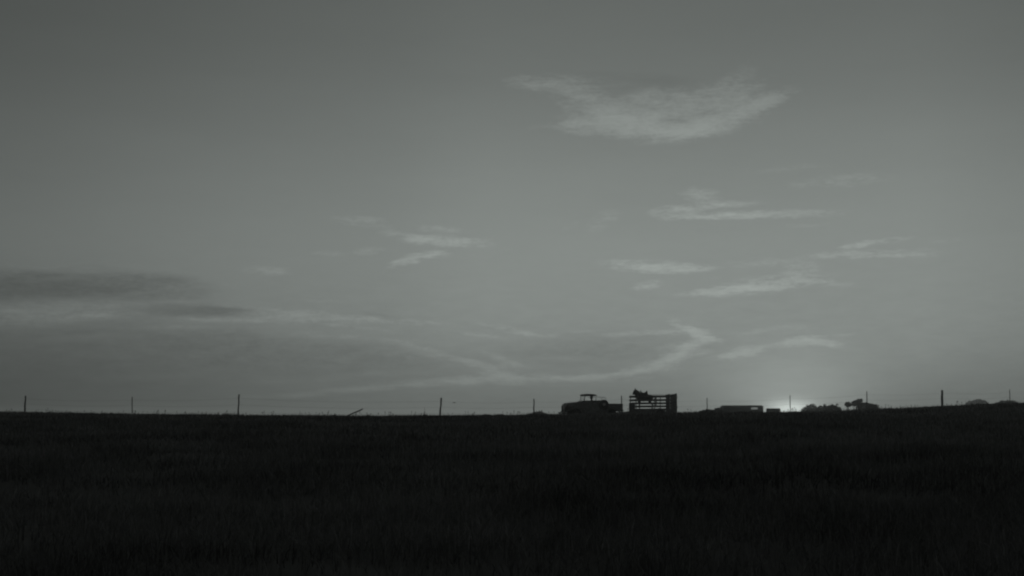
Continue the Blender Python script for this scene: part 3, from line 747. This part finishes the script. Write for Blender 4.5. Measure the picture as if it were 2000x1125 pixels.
tree('low_bush', 'low bush touching the left end of the long shed', 'bush', 1400, 240, [(1402, 804, 10, 7), (1394, 806, 7, 5)], 1300, 11, leaf=.13, group=FT)
def weed(label, px, Y, top_py, half, n, seed, spike=None):
    b0 = P(px, 815, Y); g = Hs(b0.x, Y); hh = P(px, top_py, Y).z - g; k = Y / F; r_ = random.Random(seed); bm = bmesh.new()
    for i in range(n):
        a_ = r_.uniform(0, 6.28); sp = half * k * r_.random(); h_ = hh * r_.uniform(.45, .95) * (1 - .4 * sp / (half * k)) if not (spike and i == 0) else P(px, spike, Y).z - g
        sp = 0 if spike and i == 0 else sp
        x_, y_ = sp * math.cos(a_), sp * math.sin(a_)
        tube(bm, [(x_ * .3, y_ * .3, -.05), (x_ * .6, y_ * .6, h_ * .5), (x_, y_, h_)], [.012, .010, .003], 4)
        for q in range(6):
            f_ = r_.uniform(.35, 1); a2_ = r_.uniform(0, 6.28); c_ = Vector((x_ * (.3 + .7 * f_), y_ * (.3 + .7 * f_), h_ * f_)); d_ = Vector((math.cos(a2_), math.sin(a2_), .5)) * r_.uniform(.04, .09)
            e_ = Vector((-d_.y, d_.x, 0)) * .25
            bm.faces.new([bm.verts.new(v) for v in (c_, c_ + d_ * .5 + e_, c_ + d_, c_ + d_ * .5 - e_)])
    o = obj('weed', bm, MT['leafdark'], smooth=False); o.location = (b0.x, Y, g); tag(o, label, 'weed', 'weeds along the skyline')
weed('tall spiky weed just left of the slanting fence post', 829, 90, 803, 7, 30, 12, 795)
weed('low weed tuft at the left of the fallen post', 653, 88, 805.5, 7, 26, 13)
weed('small weed tuft just right of the fallen post', 718, 88, 806, 7, 20, 14)
weed('small weed tuft left of the low humped bush, past the slanting post', 925, 90, 806.5, 8, 16, 15)

# long low shed with one open bay
SY = 255
s_ = SY / F
a = P(1413, 815, SY); bq = P(1491, 815, SY); w = bq.x - a.x
gz = min(Hs(a.x, SY), Hs(bq.x, SY)) - .1
shed = thing('farm_shed', 'long low flat roofed shed on the skyline with a pale open bay', 'shed', (a.x, SY, gz))
def sz(py): return P(1450, py, SY).z - gz
zr = sz(791.6); ze = sz(795.4); dep = 4.0; bay0 = w - 23 * s_; bay1 = w - 3.2 * s_
bm = bmesh.new(); box(bm, 0, bay0, 0, dep, 0, ze); box(bm, bay1, w, 0, dep, 0, ze); box(bm, bay0, bay1, .02, .10, 0, sz(799.6)); obj('wall', bm, MT['plank'], shed, smooth=False)
bm = bmesh.new()
box(bm, -.12, w + .12, -.2, dep + .2, ze, ze + .06)
vs_ = box(bm, -.02, w + .05, -.12, dep + .12, ze + .062, zr)
for v in vs_:
    if v.co.z > zr - .01:
        v.co.x = .30 if v.co.x < 1 else w - .22; v.co.y = .3 if v.co.y < 1 else dep - .3
obj('roof', bm, MT['tin'], shed, smooth=False)
bm = bmesh.new()
for k in range(9): box(bm, bay0 + .11 + k * .185, bay0 + .19 + k * .185, .11, .15, sz(799.6), ze - .002)
obj('bay_dimming_slats', bm, MT['plank'], shed, smooth=False)  # slats added to dim the sky showing through the open bay
# low flat trailer-like stack beside it
SY2 = 250
a = P(1498, 815, SY2); bq = P(1523, 815, SY2); w2 = bq.x - a.x; g2 = Hs(a.x, SY2)
low = thing('hay_stack', 'low flat topped stack just right of the long shed, beside the setting sun', 'haystack', (a.x, SY2, g2))
bm = bmesh.new(); zt = P(1510, 797.4, SY2).z - g2; zb = 0
rr = random.Random(9)
for lv in range(4):
    for k in range(3):
        zz = zt * lv / 4; xx = w2 * k / 3 + rr.uniform(-.04, .04) + (.15 if lv % 2 else 0)
        box(bm, xx + .01, xx + w2 / 3 - .01, 0 + rr.uniform(0, .06), 1.6, zz + .004, zz + zt / 4 - .004, .07)
obj('bales', bm, MT['leaf'], low)

# ------------------------------------------------------------------ thin evening haze that pales the far things
bm = bmesh.new(); box(bm, -1700, 1700, -700, 1750, float(Z.min()) - 1, 9)
hm_ = bpy.data.materials.new('haze'); hm_.use_nodes = True
t = hm_.node_tree; t.nodes.clear(); out = t.nodes.new('ShaderNodeOutputMaterial'); pv = t.nodes.new('ShaderNodeVolumePrincipled')
pv.inputs['Color'].default_value = (.93, .96, .94, 1); pv.inputs['Density'].default_value = .0007; pv.inputs['Anisotropy'].default_value = .5
t.links.new(pv.outputs[0], out.inputs['Volume'])
hz_o = obj('haze', bm, hm_, smooth=False); tag(hz_o, kind='stuff')
